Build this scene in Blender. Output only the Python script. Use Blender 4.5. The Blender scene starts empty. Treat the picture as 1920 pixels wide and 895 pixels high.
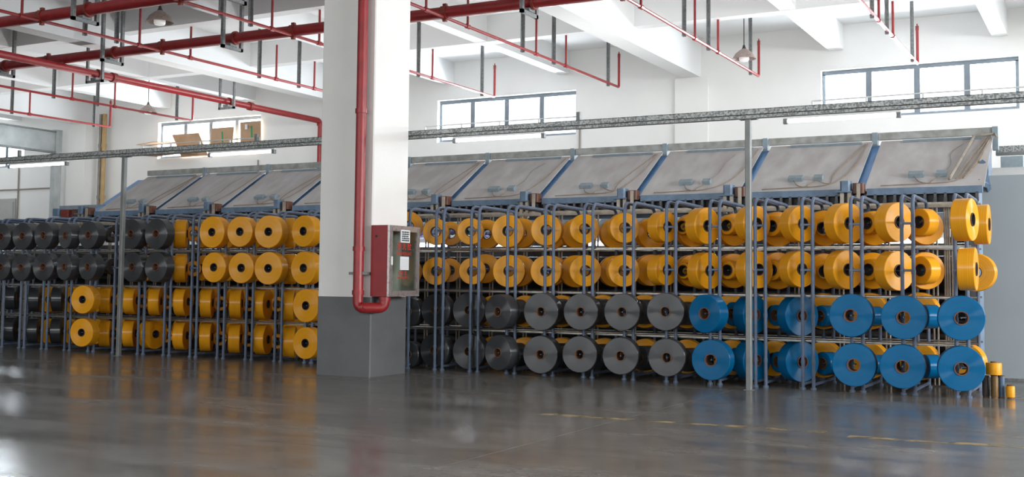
import bpy, math, random
from mathutils import Vector, Matrix
random.seed(7)
C = bpy.context.scene.collection
PI = math.pi

# ------------------------------------------------------------------ camera
F, PX, PY, H = 2130.0, 960.0, 392.0, 1.05
def _n(v): return v.normalized()
VPL = Vector((-3033 - PX, 492 - PY, F)); VPR = Vector((2100 - PX, 541 - PY, F))
yv = _n(VPR); xv = _n(-VPL); xv = _n(xv - yv * xv.dot(yv)); 
# photo frame is x right, y down, z forward -> blender camera x right, y up, z back
toC = lambda v: Vector((v.x, -v.y, -v.z))
Xc, Yc = toC(xv), toC(yv); Zc = Xc.cross(Yc)
R = Matrix((Xc, Yc, Zc))                    # rows: world axes in camera coords = camera-to-world rotation
cam_d = bpy.data.cameras.new('camera'); cam = bpy.data.objects.new('camera', cam_d); C.objects.link(cam)
cam.matrix_world = Matrix.Translation((0, 0, H)) @ R.to_4x4()
cam_d.sensor_fit = 'HORIZONTAL'; cam_d.sensor_width = 36; cam_d.lens = 36 * F / 1920
cam_d.shift_y = -(447.5 - PY) / 1920; cam_d.clip_end = 200
bpy.context.scene.camera = cam
def ray(px, py): return R @ Vector((px - PX, -(py - PY), -F))
def at(px, py, Y):                          # point of the plane y = Y seen at that pixel
    d = ray(px, py); return Vector((0, 0, H)) + d * (Y / d.y)
def scale_at(P):                            # pixels per metre there
    d = R.transposed() @ (P - Vector((0, 0, H))); return F / -d.z

# ------------------------------------------------------------------ world, lights, exposure
vs = bpy.context.scene.view_settings
vs.view_transform = 'Standard'; vs.look = 'None'; vs.gamma = 1; vs.use_curve_mapping = False
vs.exposure = 0.0
w = bpy.data.worlds.new('world'); bpy.context.scene.world = w; w.use_nodes = True
w.node_tree.nodes['Background'].inputs[0].default_value = (.90, .95, 1, 1)
w.node_tree.nodes['Background'].inputs[1].default_value = 3.2
def area(name, loc, rot, sx, sy, power, col=(1, 1, 1)):
    l = bpy.data.lights.new(name, 'AREA'); l.shape = 'RECTANGLE'; l.size = sx; l.size_y = sy; l.energy = power; l.color = col
    o = bpy.data.objects.new(name, l); C.objects.link(o); o.location = loc; o.rotation_euler = rot
# daylight of the windows at the right, plus an unseen fill added behind the camera
area('daylight_right_windows', (11.7, 9, 4.0), (0, PI/2 - .12, 0), 3.2, 18, 3300, (.97, .98, 1))
area('rear_daylight_fill', (-8, -8.7, 4.2), (PI/2 - .1, 0, 0), 30, 3.0, 1350, (.95, .98, 1))
# skylight coming in through the back windows
for wx in (-29.37, -20.65, -11.93, -3.22, 5.5):
    area('daylight_back_window', (wx, 22.6, 4.72), (-PI/2, 0, 0), 3.3, .95, 650, (.9, .95, 1))
# unseen fill lights added behind the machine to brighten back wall and ceiling
for wx in (-30, -24, -18, -12, -6, 0, 6):
    area('back_fill_light', (wx, 17.0, 2.3), (PI, 0, 0), 4.5, .5, 100, (1, .99, .98))

# ------------------------------------------------------------------ materials
def nodes(name):
    m = bpy.data.materials.new(name); m.use_nodes = True
    nt = m.node_tree; return m, nt, nt.nodes['Principled BSDF']
def mat(name, col, rough=.5, metal=0, var=.12, scale=6, bump=0, bscale=40, col2=None, stretch=(1, 1, 1), spec=.5, detail=6, lo=.35, hi=.7):
    m, nt, b = nodes(name); N, L = nt.nodes, nt.links
    tc = N.new('ShaderNodeTexCoord'); mp = N.new('ShaderNodeMapping'); mp.inputs['Scale'].default_value = stretch
    L.new(tc.outputs['Object'], mp.inputs[0])
    no = N.new('ShaderNodeTexNoise'); no.inputs['Scale'].default_value = scale; no.inputs['Detail'].default_value = detail
    L.new(mp.outputs[0], no.inputs['Vector'])
    r = N.new('ShaderNodeValToRGB'); r.color_ramp.elements[0].position = lo; r.color_ramp.elements[1].position = hi
    c2 = col2 or tuple(c * (1 - var) for c in col)
    r.color_ramp.elements[0].color = (*c2, 1); r.color_ramp.elements[1].color = (*col, 1)
    L.new(no.outputs[0], r.inputs[0]); L.new(r.outputs[0], b.inputs['Base Color'])
    b.inputs['Roughness'].default_value = rough; b.inputs['Metallic'].default_value = metal
    b.inputs['Specular IOR Level'].default_value = spec
    if bump:
        n2 = N.new('ShaderNodeTexNoise'); n2.inputs['Scale'].default_value = bscale; L.new(mp.outputs[0], n2.inputs['Vector'])
        bp = N.new('ShaderNodeBump'); bp.inputs['Strength'].default_value = bump; bp.inputs['Distance'].default_value = .01
        L.new(n2.outputs[0], bp.inputs['Height']); L.new(bp.outputs[0], b.inputs['Normal'])
    return m
ROT = .25
def tape(name, col, rough=.32, spec=.38):
    """wound flat tape: concentric threads around the local Y axis give a brushed sheen"""
    m, nt, b = nodes(name); N, L = nt.nodes, nt.links
    tc = N.new('ShaderNodeTexCoord'); sp = N.new('ShaderNodeSeparateXYZ'); L.new(tc.outputs['Object'], sp.inputs[0])
    def mth(op, a, bb=None):
        k = N.new('ShaderNodeMath'); k.operation = op
        for i, v in ((0, a), (1, bb)):
            if v is None: continue
            if isinstance(v, (int, float)): k.inputs[i].default_value = v
            else: L.new(v, k.inputs[i])
        return k.outputs[0]
    rad = mth('SQRT', mth('ADD', mth('MULTIPLY', sp.outputs[0], sp.outputs[0]), mth('MULTIPLY', sp.outputs[2], sp.outputs[2])))
    cb = N.new('ShaderNodeCombineXYZ'); L.new(mth('MULTIPLY', rad, 60), cb.inputs[0]); L.new(mth('MULTIPLY', sp.outputs[1], 60), cb.inputs[1])
    no = N.new('ShaderNodeTexNoise'); no.inputs['Scale'].default_value = 1.6; no.inputs['Detail'].default_value = 5; L.new(cb.outputs[0], no.inputs['Vector'])
    r = N.new('ShaderNodeValToRGB'); r.color_ramp.elements[0].position = .3; r.color_ramp.elements[1].position = .7
    r.color_ramp.elements[0].color = (*[c * .87 for c in col], 1); r.color_ramp.elements[1].color = (*[min(1, c * 1.06) for c in col], 1)
    L.new(no.outputs[0], r.inputs[0]); L.new(r.outputs[0], b.inputs['Base Color'])
    bp = N.new('ShaderNodeBump'); bp.inputs['Strength'].default_value = .08; bp.inputs['Distance'].default_value = .002
    L.new(no.outputs[0], bp.inputs['Height']); L.new(bp.outputs[0], b.inputs['Normal'])
    tg = N.new('ShaderNodeTangent'); tg.direction_type = 'RADIAL'; tg.axis = 'Y'; L.new(tg.outputs[0], b.inputs['Tangent'])
    b.inputs['Anisotropic'].default_value = 1.0; b.inputs['Anisotropic Rotation'].default_value = ROT; b.inputs['Roughness'].default_value = rough; b.inputs['Specular IOR Level'].default_value = spec
    return m
def emit(name, col, s):
    m, nt, b = nodes(name); b.inputs['Base Color'].default_value = (.8, .8, .8, 1)
    b.inputs['Emission Color'].default_value = (*col, 1); b.inputs['Emission Strength'].default_value = s; return m
def glass(name, tint=(1, 1, 1), refl=.12):
    m = bpy.data.materials.new(name); m.use_nodes = True; nt = m.node_tree; nt.nodes.remove(nt.nodes['Principled BSDF'])
    t = nt.nodes.new('ShaderNodeBsdfTransparent'); t.inputs[0].default_value = (*tint, 1)
    g = nt.nodes.new('ShaderNodeBsdfGlossy'); g.inputs['Roughness'].default_value = .05
    x = nt.nodes.new('ShaderNodeMixShader'); x.inputs[0].default_value = refl
    nt.links.new(t.outputs[0], x.inputs[1]); nt.links.new(g.outputs[0], x.inputs[2]); nt.links.new(x.outputs[0], nt.nodes['Material Output'].inputs[0]); return m

M = dict(
    wall=mat('wall_paint', (.80, .80, .78), .8, var=.04, scale=1.2),
    ceil=mat('ceiling_paint', (.80, .81, .81), .85, var=.03, scale=.8),
    colw=mat('column_paint', (.78, .77, .74), .7, var=.05, scale=2, bump=.1),
    colg=mat('grey_dado_paint', (.13, .135, .14), .55, var=.15, scale=3, bump=.1),
    red=mat('red_pipe_paint', (.31, .018, .020), .38, var=.25, scale=9),
    redbox=mat('red_box_paint', (.27, .012, .016), .45, var=.15, scale=8),
    rust=mat('rusty_clamp', (.26, .035, .022), .5, var=.4, scale=30),
    galv=mat('galvanised_steel', (.46, .48, .47), .45, .2, scale=55, col2=(.17, .18, .175), detail=3, lo=.42, hi=.58),
    galvs=mat('smooth_galvanised', (.24, .25, .245), .5, .3, var=.25, scale=5),
    railp=mat('pale_dusty_rail', (.42, .44, .43), .55, .1, scale=9, col2=(.27, .27, .24)),
    galvl=mat('dull_light_galvanised', (.46, .49, .49), .5, .1, scale=2.5, col2=(.34, .37, .37), detail=9),
    hang=mat('hanger_steel', (.24, .25, .25), .5, .15, var=.4, scale=30),
    bluep=mat('blue_pole_paint', (.115, .155, .23), .42, .0, var=.25, scale=12),
    blueb=mat('blue_machine_paint', (.135, .215, .32), .45, var=.3, scale=12),
    lblue=mat('pale_blue_sheet', (.20, .42, .75), .35, .3, var=.15, scale=5),
    chrome=mat('steel_rail', (.42, .41, .38), .3, .9, var=.35, scale=20),
    sheet=mat('dusty_grey_sheet', (.57, .56, .555), .6, .0, scale=5, col2=(.44, .42, .41), bump=.08, stretch=(1, .4, .4), detail=10),
    brown=mat('brown_motor_paint', (.16, .06, .035), .5, var=.4, scale=15),
    boxg=mat('junction_box', (.27, .34, .38), .5, var=.15, scale=20),
    cable=mat('cable_sheath', (.33, .25, .18), .6, var=.3, scale=20),
    dark=mat('dark_machinery', (.022, .023, .026), .5, .3, var=.5, scale=8),
    iron=mat('grimy_iron', (.10, .10, .105), .45, .6, var=.5, scale=14),
    cream=mat('cream_steel', (.46, .41, .34), .5, .3, var=.35, scale=10),
    card=mat('cardboard', (.42, .27, .16), .8, var=.12, scale=8),
    tube=mat('cardboard_core', (.17, .085, .045), .7, var=.3, scale=30),
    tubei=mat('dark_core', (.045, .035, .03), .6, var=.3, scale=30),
    rim=mat('red_core_rim', (.30, .07, .04), .5),
    white=mat('white_plastic', (.8, .8, .78), .4, var=.05),
    shade=mat('dusty_lamp_shade', (.36, .27, .24), .6, var=.3, scale=25),
    alum=mat('window_frame_alu', (.17, .20, .23), .5, .2, var=.1),
    panel=mat('grey_blue_panel', (.37, .42, .45), .6, var=.05, scale=2),
    pcream=mat('pipe_cream', (.45, .30, .13), .5, var=.15, scale=8),
    pgrey=mat('pipe_grey', (.28, .25, .22), .5, var=.2, scale=8),
    paper=mat('paper', (.72, .74, .76), .8, var=.04, scale=20),
    green=mat('green_print', (.02, .25, .09), .7),
    ink=mat('black_ink', (.03, .03, .03), .7),
    redink=mat('red_ink', (.55, .02, .015), .6),
    orange=tape('orange_tape', (.80, .345, .012)),
    blue=tape('blue_tape', (.0, .115, .275), .30, .25),
    black=tape('black_tape', (.034, .037, .042), .30, .75),
    brownt=tape('brown_tape', (.20, .10, .03)),
    wrap=tape('wrapped_grey_tape', (.10, .085, .08)),
    tubelit=emit('lit_tube', (.86, .93, 1), 9),
    lamp=emit('lamp_bulb_glass', (1, .98, .95), .25),
    glass=glass('window_glass', (.97, .99, 1), .05),
    cabglass=glass('cabinet_glass', (.86, .89, .86), .06),
    liner=mat('cabinet_liner', (.50, .51, .46), .4, .1, var=.45, scale=3),
    wing=mat('winding_tray', (.50, .58, .64), .45, var=.2, scale=10),
    dock=mat('grey_door_paint', (.42, .42, .40), .6, var=.08),
    rimw=mat('white_rim', (.75, .75, .78), .4), rimg=mat('green_rim', (.10, .28, .16), .4), rimb=mat('indigo_rim', (.22, .2, .6), .4),
)
# polished concrete: blotchy grey, gloss that varies
def floor_mat():
    m, nt, b = nodes('polished_concrete'); N, L = nt.nodes, nt.links
    tc = N.new('ShaderNodeTexCoord')
    def noise(s, d, st=(1, 1, 1)):
        mp = N.new('ShaderNodeMapping'); mp.inputs['Scale'].default_value = st; L.new(tc.outputs['Object'], mp.inputs[0])
        n = N.new('ShaderNodeTexNoise'); n.inputs['Scale'].default_value = s; n.inputs['Detail'].default_value = d; L.new(mp.outputs[0], n.inputs['Vector']); return n.outputs[0]
    def ramp(inp, a, ca, bb, cb):
        r = N.new('ShaderNodeValToRGB'); r.color_ramp.elements[0].position = a; r.color_ramp.elements[1].position = bb
        r.color_ramp.elements[0].color = (*ca, 1); r.color_ramp.elements[1].color = (*cb, 1); L.new(inp, r.inputs[0]); return r.outputs[0]
    c1 = ramp(noise(.45, 8), .3, (.15, .143, .129), .7, (.21, .20, .18))
    c2 = ramp(noise(5, 10, (.6, 1.4, 1)), .35, (.72, .72, .74), .65, (1, 1, 1))
    mx = N.new('ShaderNodeMix'); mx.data_type = 'RGBA'; mx.blend_type = 'MULTIPLY'; mx.inputs[0].default_value = 1
    L.new(c1, mx.inputs[6]); L.new(c2, mx.inputs[7]); L.new(mx.outputs[2], b.inputs['Base Color'])
    L.new(ramp(noise(1.1, 6, (.5, 1.6, 1)), .35, (.15,) * 3, .65, (.28,) * 3), b.inputs['Roughness'])
    bp = N.new('ShaderNodeBump'); bp.inputs['Strength'].default_value = .03; bp.inputs['Distance'].default_value = .004
    L.new(noise(9, 3), bp.inputs['Height']); L.new(bp.outputs[0], b.inputs['Normal'])
    b.inputs['Specular IOR Level'].default_value = .5
    return m
M['floor'] = floor_mat()
def worn():
    m = mat('worn_yellow_paint', (.40, .30, .15), .5, var=.3, scale=9, stretch=(1, 3, 1)); nt = m.node_tree; N, L = nt.nodes, nt.links
    b = N['Principled BSDF']; tc = N.new('ShaderNodeTexCoord'); n = N.new('ShaderNodeTexNoise'); n.inputs['Scale'].default_value = 5; n.inputs['Detail'].default_value = 8
    L.new(tc.outputs['Object'], n.inputs['Vector']); r = N.new('ShaderNodeValToRGB'); r.color_ramp.elements[0].position = .38; r.color_ramp.elements[1].position = .55
    L.new(n.outputs[0], r.inputs[0]); L.new(r.outputs[0], b.inputs['Alpha']); return m
M['worn'] = worn()

# ------------------------------------------------------------------ mesh helpers
class MB:
    def __init__(s): s.v, s.f = [], []
    def add(s, vs_, fs): o = len(s.v); s.v += [tuple(v) for v in vs_]; s.f += [tuple(i + o for i in f) for f in fs]; return s
    def box(s, x0, x1, y0, y1, z0, z1):
        return s.add([(x, y, z) for x in (x0, x1) for y in (y0, y1) for z in (z0, z1)],
                     [(0, 1, 3, 2), (4, 6, 7, 5), (0, 4, 5, 1), (2, 3, 7, 6), (0, 2, 6, 4), (1, 5, 7, 3)])
    def boxb(s, x0, x1, y0, y1, z0, z1, b=.006):          # box with chamfered vertical edges
        p = [(x0 + b, y0), (x1 - b, y0), (x1, y0 + b), (x1, y1 - b), (x1 - b, y1), (x0 + b, y1), (x0, y1 - b), (x0, y0 + b)]
        n = 8; vs_ = [(x, y, z0) for x, y in p] + [(x, y, z1) for x, y in p]
        return s.add(vs_, [tuple(range(n))[::-1], tuple(range(n, 2 * n))] + [(i, (i + 1) % n, n + (i + 1) % n, n + i) for i in range(n)])
    def tube(s, pts, r, n=8, caps=True, closed=False):
        pts = [Vector(p) for p in pts]; k = len(pts); rings = []; up = None
        for i, p in enumerate(pts):
            a = pts[(i - 1) % k] if (closed or i) else p; b = pts[(i + 1) % k] if (closed or i < k - 1) else p
            t = (b - a).normalized()
            if up is None: up = Vector((0, 0, 1)) if abs(t.z) < .9 else Vector((1, 0, 0))
            u = (up - t * up.dot(t)); u = u.normalized() if u.length > 1e-4 else t.orthogonal().normalized()
            up = u; v = t.cross(u); rr = r[i] if isinstance(r, (list, tuple)) else r
            rings.append([p + (u * math.cos(q * 2 * PI / n) + v * math.sin(q * 2 * PI / n)) * rr for q in range(n)])
        fs = []
        for i in range(k if closed else k - 1):
            j = (i + 1) % k
            for q in range(n): fs.append((i * n + q, i * n + (q + 1) % n, j * n + (q + 1) % n, j * n + q))
        if caps and not closed: fs += [tuple(range(n))[::-1], tuple(range((k - 1) * n, k * n))]
        return s.add([v for r_ in rings for v in r_], fs)
    def lathe(s, prof, n=48, axis='Y', o=(0, 0, 0), closed=True):  # prof: (radius, along)
        vs_ = []; k = len(prof)
        for q in range(n):
            a = 2 * PI * q / n
            for r, h in prof:
                c, d = r * math.cos(a), r * math.sin(a)
                vs_.append({'Y': (o[0] + c, o[1] + h, o[2] + d), 'Z': (o[0] + c, o[1] - d, o[2] + h), 'X': (o[0] + h, o[1] + c, o[2] - d)}[axis])
        fs = []
        for q in range(n):
            for i in range(k if closed else k - 1):
                j = (i + 1) % k; fs.append((q * k + i, q * k + j, ((q + 1) % n) * k + j, ((q + 1) % n) * k + i))
        return s.add(vs_, fs)
    def mesh(s, name, m):
        me = bpy.data.meshes.new(name); me.from_pydata(s.v, [], s.f); me.materials.append(M[m]); me.update()
        for p in me.polygons: p.use_smooth = True
        me.set_sharp_from_angle(angle=math.radians(35)); return me
    def build(s, name, m, parent=None): return link(name, s.mesh(name, m), parent)
def link(name, me, parent=None, loc=None, rz=None):
    o = bpy.data.objects.new(name, me); C.objects.link(o)
    if parent: o.parent = parent
    if loc is not None: o.location = loc
    if rz is not None: o.rotation_euler.z = rz
    return o
def tag(o, label=None, cat=None, group=None, kind=None):
    for k, v in (('label', label), ('category', cat), ('group', group), ('kind', kind)):
        if v: o[k] = v
    return o
def empty(name, loc, rz=0, **k):
    o = bpy.data.objects.new(name, None); C.objects.link(o); o.location = loc; o.rotation_euler.z = rz; o.empty_display_size = .1; return tag(o, **k)
def S(name, mb, m, parent=None):
    o = mb.build(name, m, parent)
    if not parent: o['kind'] = 'structure'
    return o
def bend(p0, c, p1, r, n=5):                               # rounded corner at c
    p0, c, p1 = Vector(p0), Vector(c), Vector(p1); a = c + (p0 - c).normalized() * r; b = c + (p1 - c).normalized() * r
    return [(a * (1 - t) ** 2 + c * 2 * t * (1 - t) + b * t * t) for t in [i / n for i in range(n + 1)]]
def text(name, body, size, m, parent, loc, rot, sx=1, ext=.0008, thick=0, align='CENTER'):
    cu = bpy.data.curves.new(name, 'FONT'); cu.body = body; cu.size = size; cu.extrude = ext; cu.align_x = align; cu.align_y = 'CENTER'; cu.offset = thick
    o = bpy.data.objects.new(name, cu); C.objects.link(o); dg = bpy.context.evaluated_depsgraph_get()
    me = bpy.data.meshes.new_from_object(o.evaluated_get(dg)); bpy.data.objects.remove(o); me.materials.clear(); me.materials.append(M[m])
    o = link(name, me, parent, loc); o.rotation_euler = rot; o.scale = (sx, 1, 1); return o

# ------------------------------------------------------------------ the building
YW, BAY, XC = 22.0, 8.715, -7.62
ZS, ZB2, ZB1 = 6.06, 5.57, 5.26
XL, XR, YR = -36.0, 12.0, -9.0
fl = S('floor', MB().box(XL, XR, YR, YW, -.12, -.012), 'ink')
xs = [XL, -30, -21.0, -12.2, -3.43, 5.3, XR]; ys = [YR, -2.8, 5.88, 14.56, YW]
for i in range(len(xs) - 1):
    for j in range(len(ys) - 1):
        MB().box(xs[i] + .004, xs[i + 1] - .004, ys[j] + .004, ys[j + 1] - .004, -.012, 0).build('slab', 'floor', fl)
# back wall with its window openings
wins = [XC + BAY * (k + .5) for k in (-3, -2, -1, 0, 1)]
WZ0, WZ1, WH = 4.22, 5.20, 1.75
bw = MB(); bw.box(XL, XR, YW, YW + .25, 0, WZ0); bw.box(XL, XR, YW, YW + .25, WZ1, ZS)
ed = [XL] + [e for c in wins for e in (c - WH, c + WH)] + [XR]
for a, b in zip(ed[::2], ed[1::2]): bw.box(a, b, YW, YW + .25, WZ0, WZ1)
S('wall_back', bw, 'wall')
S('wall_left', MB().box(XL - .2, XL, YR, YW, 0, ZS), 'wall')
S('wall_right', MB().box(XR, XR + .2, YR, YW, 0, ZS), 'wall')
S('wall_rear', MB().box(XL, XR, YR - .2, YR, 0, ZS), 'wall')
ce = S('ceiling', MB().box(XL, XR, YR, YW, ZS, ZS + .2), 'ceil')
for k in range(-3, 3):                                     # girders and joists running to the back wall
    x = XC + BAY * k
    if XL < x < XR: MB().box(x - .19, x + .19, YR, YW, ZB1, ZS).build('girder', 'ceil', ce)
    for q in (1, 2):
        xx = x + BAY * q / 3
        if XL < xx < XR: MB().box(xx - .13, xx + .13, YR, YW, ZB2, ZS).build('joist', 'ceil', ce)
for y in (-3.2, 3.6, 7.4, 10.9, 14.9, 18.5): MB().box(XL, XR, y - .13, y + .13, (ZB2 if y != 10.9 else ZB1) - .006, ZS - .004).build('cross_beam', 'ceil', ce)
for i, c in enumerate(wins):
    W = tag(MB().box(c - WH, c + WH, YW + .01, YW + .24, WZ0, WZ0 + .02).build('window_%d' % (i + 1), 'wall'), kind='structure')
    fr = MB(); y0, y1 = YW + .12, YW + .18
    fr.box(c - WH, c + WH, y0, y1, WZ0 + .02, WZ0 + .08); fr.box(c - WH, c + WH, y0, y1, WZ1 - .08, WZ1)
    for s_ in (-1, 1): fr.box(c + s_ * WH - (.06 if s_ > 0 else 0), c + s_ * WH + (.06 if s_ < 0 else 0), y0, y1, WZ0 + .08, WZ1 - .06)
    fr.build('window_frame', 'alum', W)
    for q in range(4):
        a = c - WH + 2 * WH * q / 4; b = a + WH / 2
        if q: MB().box(a - .055, a + .055, y0 - .01, y1, WZ0 + .08, WZ1 - .06).build('mullion', 'alum', W)
        MB().box(a + .045, b - .045, y0 + .02, y0 + .026, WZ0 + .08, WZ1 - .06).build('pane', 'glass', W)
for k, n in zip((-2, -1, 0, 1), range(1, 5)):              # pilasters on the back wall
    x = XC + BAY * k; S('trim_%d' % n, MB().box(x - .35, x + .35, YW - (.42 if k == -2 else .06), YW, 0, ZB1), 'wall')
# galvanised header over the side opening, on a post
hx = XC - 2 * BAY - .55
h = empty('header_beam', (hx, 21.3, 0), label='long dull galvanised sheet header under the ceiling girder at the far left', cat='beam')
MB().box(-.05, .05, -14, 0, 4.50, 5.02).build('web_plate', 'galvl', h)
MB().box(-.10, .10, -14, 0, 5.02, 5.06).build('flange', 'hang', h); MB().box(-.10, .10, -14, 0, 4.46, 4.50).build('flange', 'hang', h)
MB().boxb(-.10, .10, 0, .2, 0, 5.10).build('post', 'galvl', h)
MB().box(-.13, .13, -.02, .23, 4.40, 4.44).build('cleat', 'hang', h)
# door at far left and wall conduits
dx = at(30, 400, YW).x; dz = at(15, 373, YW).z
D = tag(MB().box(dx - 3.4, dx, YW - .04, YW - .005, 0, dz).build('door_1', 'dock'), kind='structure')
for q in range(2): MB().box(dx - 3.3 + q * 1.65, dx - 1.72 + q * 1.65, YW - .06, YW - .04, .05, dz - .1).build('door_leaf', 'dock', D)
MB().box(dx - 1.62, dx - 1.5, YW - .09, YW - .06, 1.0, 1.15).build('door_handle', 'hang', D)
a = at(0, 357, YW - .03); b = at(113, 352, YW - .03)
o = MB().tube([(a.x - 2, a.y, a.z), (b.x, b.y, a.z)], .02, 6).build('wall_conduit', 'pgrey'); tag(o, 'thin horizontal conduit across the white wall above the door, far left', 'conduit')
for px, pt, pb, lab in ((36, 300, 420, 'thin grey vertical conduit on the far left wall beside the grey door'), (484, 300, 345, 'short thin conduit below the right end of the window with cardboard'), (1087, 216, 300, 'thin vertical conduit right of the middle window')):
    a, b = at(px, pt, YW - .03), at(px, pb, YW - .03)
    o = MB().tube([a, (a.x, a.y, b.z - .8)], .02, 6).build('wall_conduit', 'pgrey'); tag(o, lab, 'conduit')
for px, r_, m_, lab in ((187, .045, 'pgrey', 'grey-brown vertical drainpipe beside the wall pillar at left'), (194, .06, 'pcream', 'tan vertical drainpipe in the corner right of the wall pillar')):
    p = at(px, 300, 21.8); e = empty('drainpipe', (p.x, p.y, 0), label=lab, cat='pipe')
    MB().tube([(0, 0, 0), (0, 0, ZB2 - .05)], r_, 10).build('pipe', m_, e)
    for z in (1.2, 3.2, 4.6): MB().tube([(0, 0, z), (0, 0, z + .1)], r_ * 1.25, 10).build('socket', m_, e)

# ------------------------------------------------------------------ the column, its red riser and the hydrant cabinet
cx0, cx1, cy0, cy1 = -7.98, -7.25, 10.30, 11.00
dado = .875
kz0, kz1, ky0, ky1, kx0, kx1 = .885, 1.665, 10.275, 10.88, cx1 + .004, cx1 + .25
col = tag(empty('column', ((cx0 + cx1) / 2, (cy0 + cy1) / 2, 0)), 'thick square white column with a dark grey painted foot', 'column')
MX, MY = col.location.x, col.location.y
MB().boxb(cx0 - MX, cx1 - MX, cy0 - MY, cy1 - MY, dado, ZS, .012).build('shaft', 'colw', col)
MB().boxb(cx0 - MX - .003, cx1 - MX + .003, cy0 - MY - .003, cy1 - MY + .003, 0, dado, .012).build('painted_foot', 'colg', col)
rx = at(675, 400, 10.2).x; ry = 10.19
ri = empty('red_riser_pipe', (rx, ry, 0), label='thick red pipe running down the column front and hooking under the hydrant cabinet', cat='pipe')
zc = at(690, 578, 10.15).z; ex, ey = at(721, 570, 10.35).x - rx, .16; mx = cx1 - .02 - rx
pts = [(0, 0, ZB1)] + bend((0, 0, 2), (0, 0, zc), (ex, 0, zc), .08) + bend((0, 0, zc), (mx, -.004, zc), (ex, ey, zc), .03, 3) + bend((mx, 0, zc), (ex, ey, zc), (ex, ey, zc + .3), .07) + [(ex, ey, kz0)]
MB().tube(pts, .058, 14).build('pipe', 'red', ri)
for z in (zc + .14, zc + .62, 2.9): MB().tube([(0, 0, z), (0, 0, z + .05)], .068, 14).build('coupling', 'red', ri)
MB().tube([(ex, ey, zc + .08), (ex, ey, kz0 - .005)], .067, 14).build('coupling', 'red', ri)
MB().box(-.085, .085, -.012, .11, zc + .36, zc + .39).box(-.12, -.085, -.012, .04, zc + .36, zc + .39).build('pipe_clamp', 'hang', ri)
# cabinet: glazed door faces +X
cab = empty('fire_hydrant_cabinet', (kx0, ky0, kz0), label='red fire hydrant cabinet with framed glass door on the column side', cat='cabinet')
w_, d_, h_ = ky1 - ky0, kx1 - kx0, kz1 - kz0
b_ = MB(); b_.box(0, d_ - .03, 0, .012, 0, h_); b_.box(0, d_ - .03, w_ - .012, w_, 0, h_); b_.box(0, d_ - .03, .012, w_ - .012, 0, .012); b_.box(0, d_ - .03, .012, w_ - .012, h_ - .012, h_); b_.box(0, .012, .012, w_ - .012, .012, h_ - .012)
b_.build('body', 'redbox', cab)
dr = MB(); fw = .062
MB().box(.013, .016, .013, w_ - .013, .013, h_ - .013).build('back_liner', 'liner', cab)
MB().box(.017, d_ - .032, w_ - .016, w_ - .013, .013, h_ - .013).build('side_liner', 'liner', cab)
dr.box(d_ - .028, d_, 0, w_, 0, fw); dr.box(d_ - .028, d_, 0, w_, h_ - fw, h_); dr.box(d_ - .028, d_, 0, fw, fw, h_ - fw); dr.box(d_ - .028, d_, w_ - fw, w_, fw, h_ - fw)
door = dr.build('door', 'cabframe' if 'cabframe' in M else 'galvs', cab)
M['cabframe'] = mat('brushed_door_frame', (.50, .45, .44), .35, .7, scale=30, col2=(.36, .24, .24), lo=.3, hi=.5); door.data.materials[0] = M['cabframe']
for q in range(2):
    for y_ in (.012 + q * .03, w_ - .018 - q * .03): MB().box(d_, d_ + .004, y_, y_ + .006, .02, h_ - .02).build('frame_bead', 'galvs', door)
MB().box(d_ - .016, d_ - .012, fw, w_ - fw, fw, h_ - fw).build('glass_pane', 'cabglass', door)
MB().box(d_, d_ + .018, .02, .04, h_ * .44, h_ * .56).build('handle', 'white', door)
MB().tube([(.07, -.004, h_ - .12), (.07, .002, h_ - .12)], .014, 10).build('knockout_hole', 'ink', cab)
RT = (PI / 2, 0, PI / 2)
def onglass(y, z, k=.001): return (d_ - .012 + k, y * w_, z * h_)
text('red_lettering', '消 火 栓', .085, 'redink', door, onglass(.5, .705), RT, .92, thick=.0012)
text('red_lettering', 'FIREHYDRANT', .052, 'redink', door, onglass(.5, .605), RT, .92)
text('red_lettering', '火警 富', .058, 'redink', door, onglass(.45, .325), RT, .95)
text('red_lettering', 'FIRE ALARM', .038, 'redink', door, onglass(.47, .262), RT, 1.05)
MB().box(d_ - .011, d_ - .0095, w_ * .37, w_ * .66, h_ * .375, h_ * .565).build('paper_sheet', 'paper', door)
ln = MB()
for q in range(7): ln.box(d_ - .0095, d_ - .009, w_ * .40, w_ * .63, h_ * (.40 + .02 * q), h_ * (.402 + .02 * q))
ln.build('faint_ruled_lines', 'pgrey', door)
st = MB().box(d_ - .011, d_ + .0015, w_ * .36, w_ * .66, h_ * .765, h_ * .945).build('sticker', 'paper', door)
random.seed(3)
sk = MB(); y0, y1, z0, z1 = w_ * .39, w_ * .63, h_ * .78, h_ * .93
for i in range(5):
    zz = z0 + (z1 - z0) * (i + .12) / 5; yy = y0
    while yy < y1 - .012:
        ww = random.uniform(.012, .04); ww = min(ww, y1 - yy); sk.box(d_ + .0015, d_ + .0025, yy, yy + ww, zz, zz + .016); yy += ww + .005
sk.build('sticker_print', 'ink', st)

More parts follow.
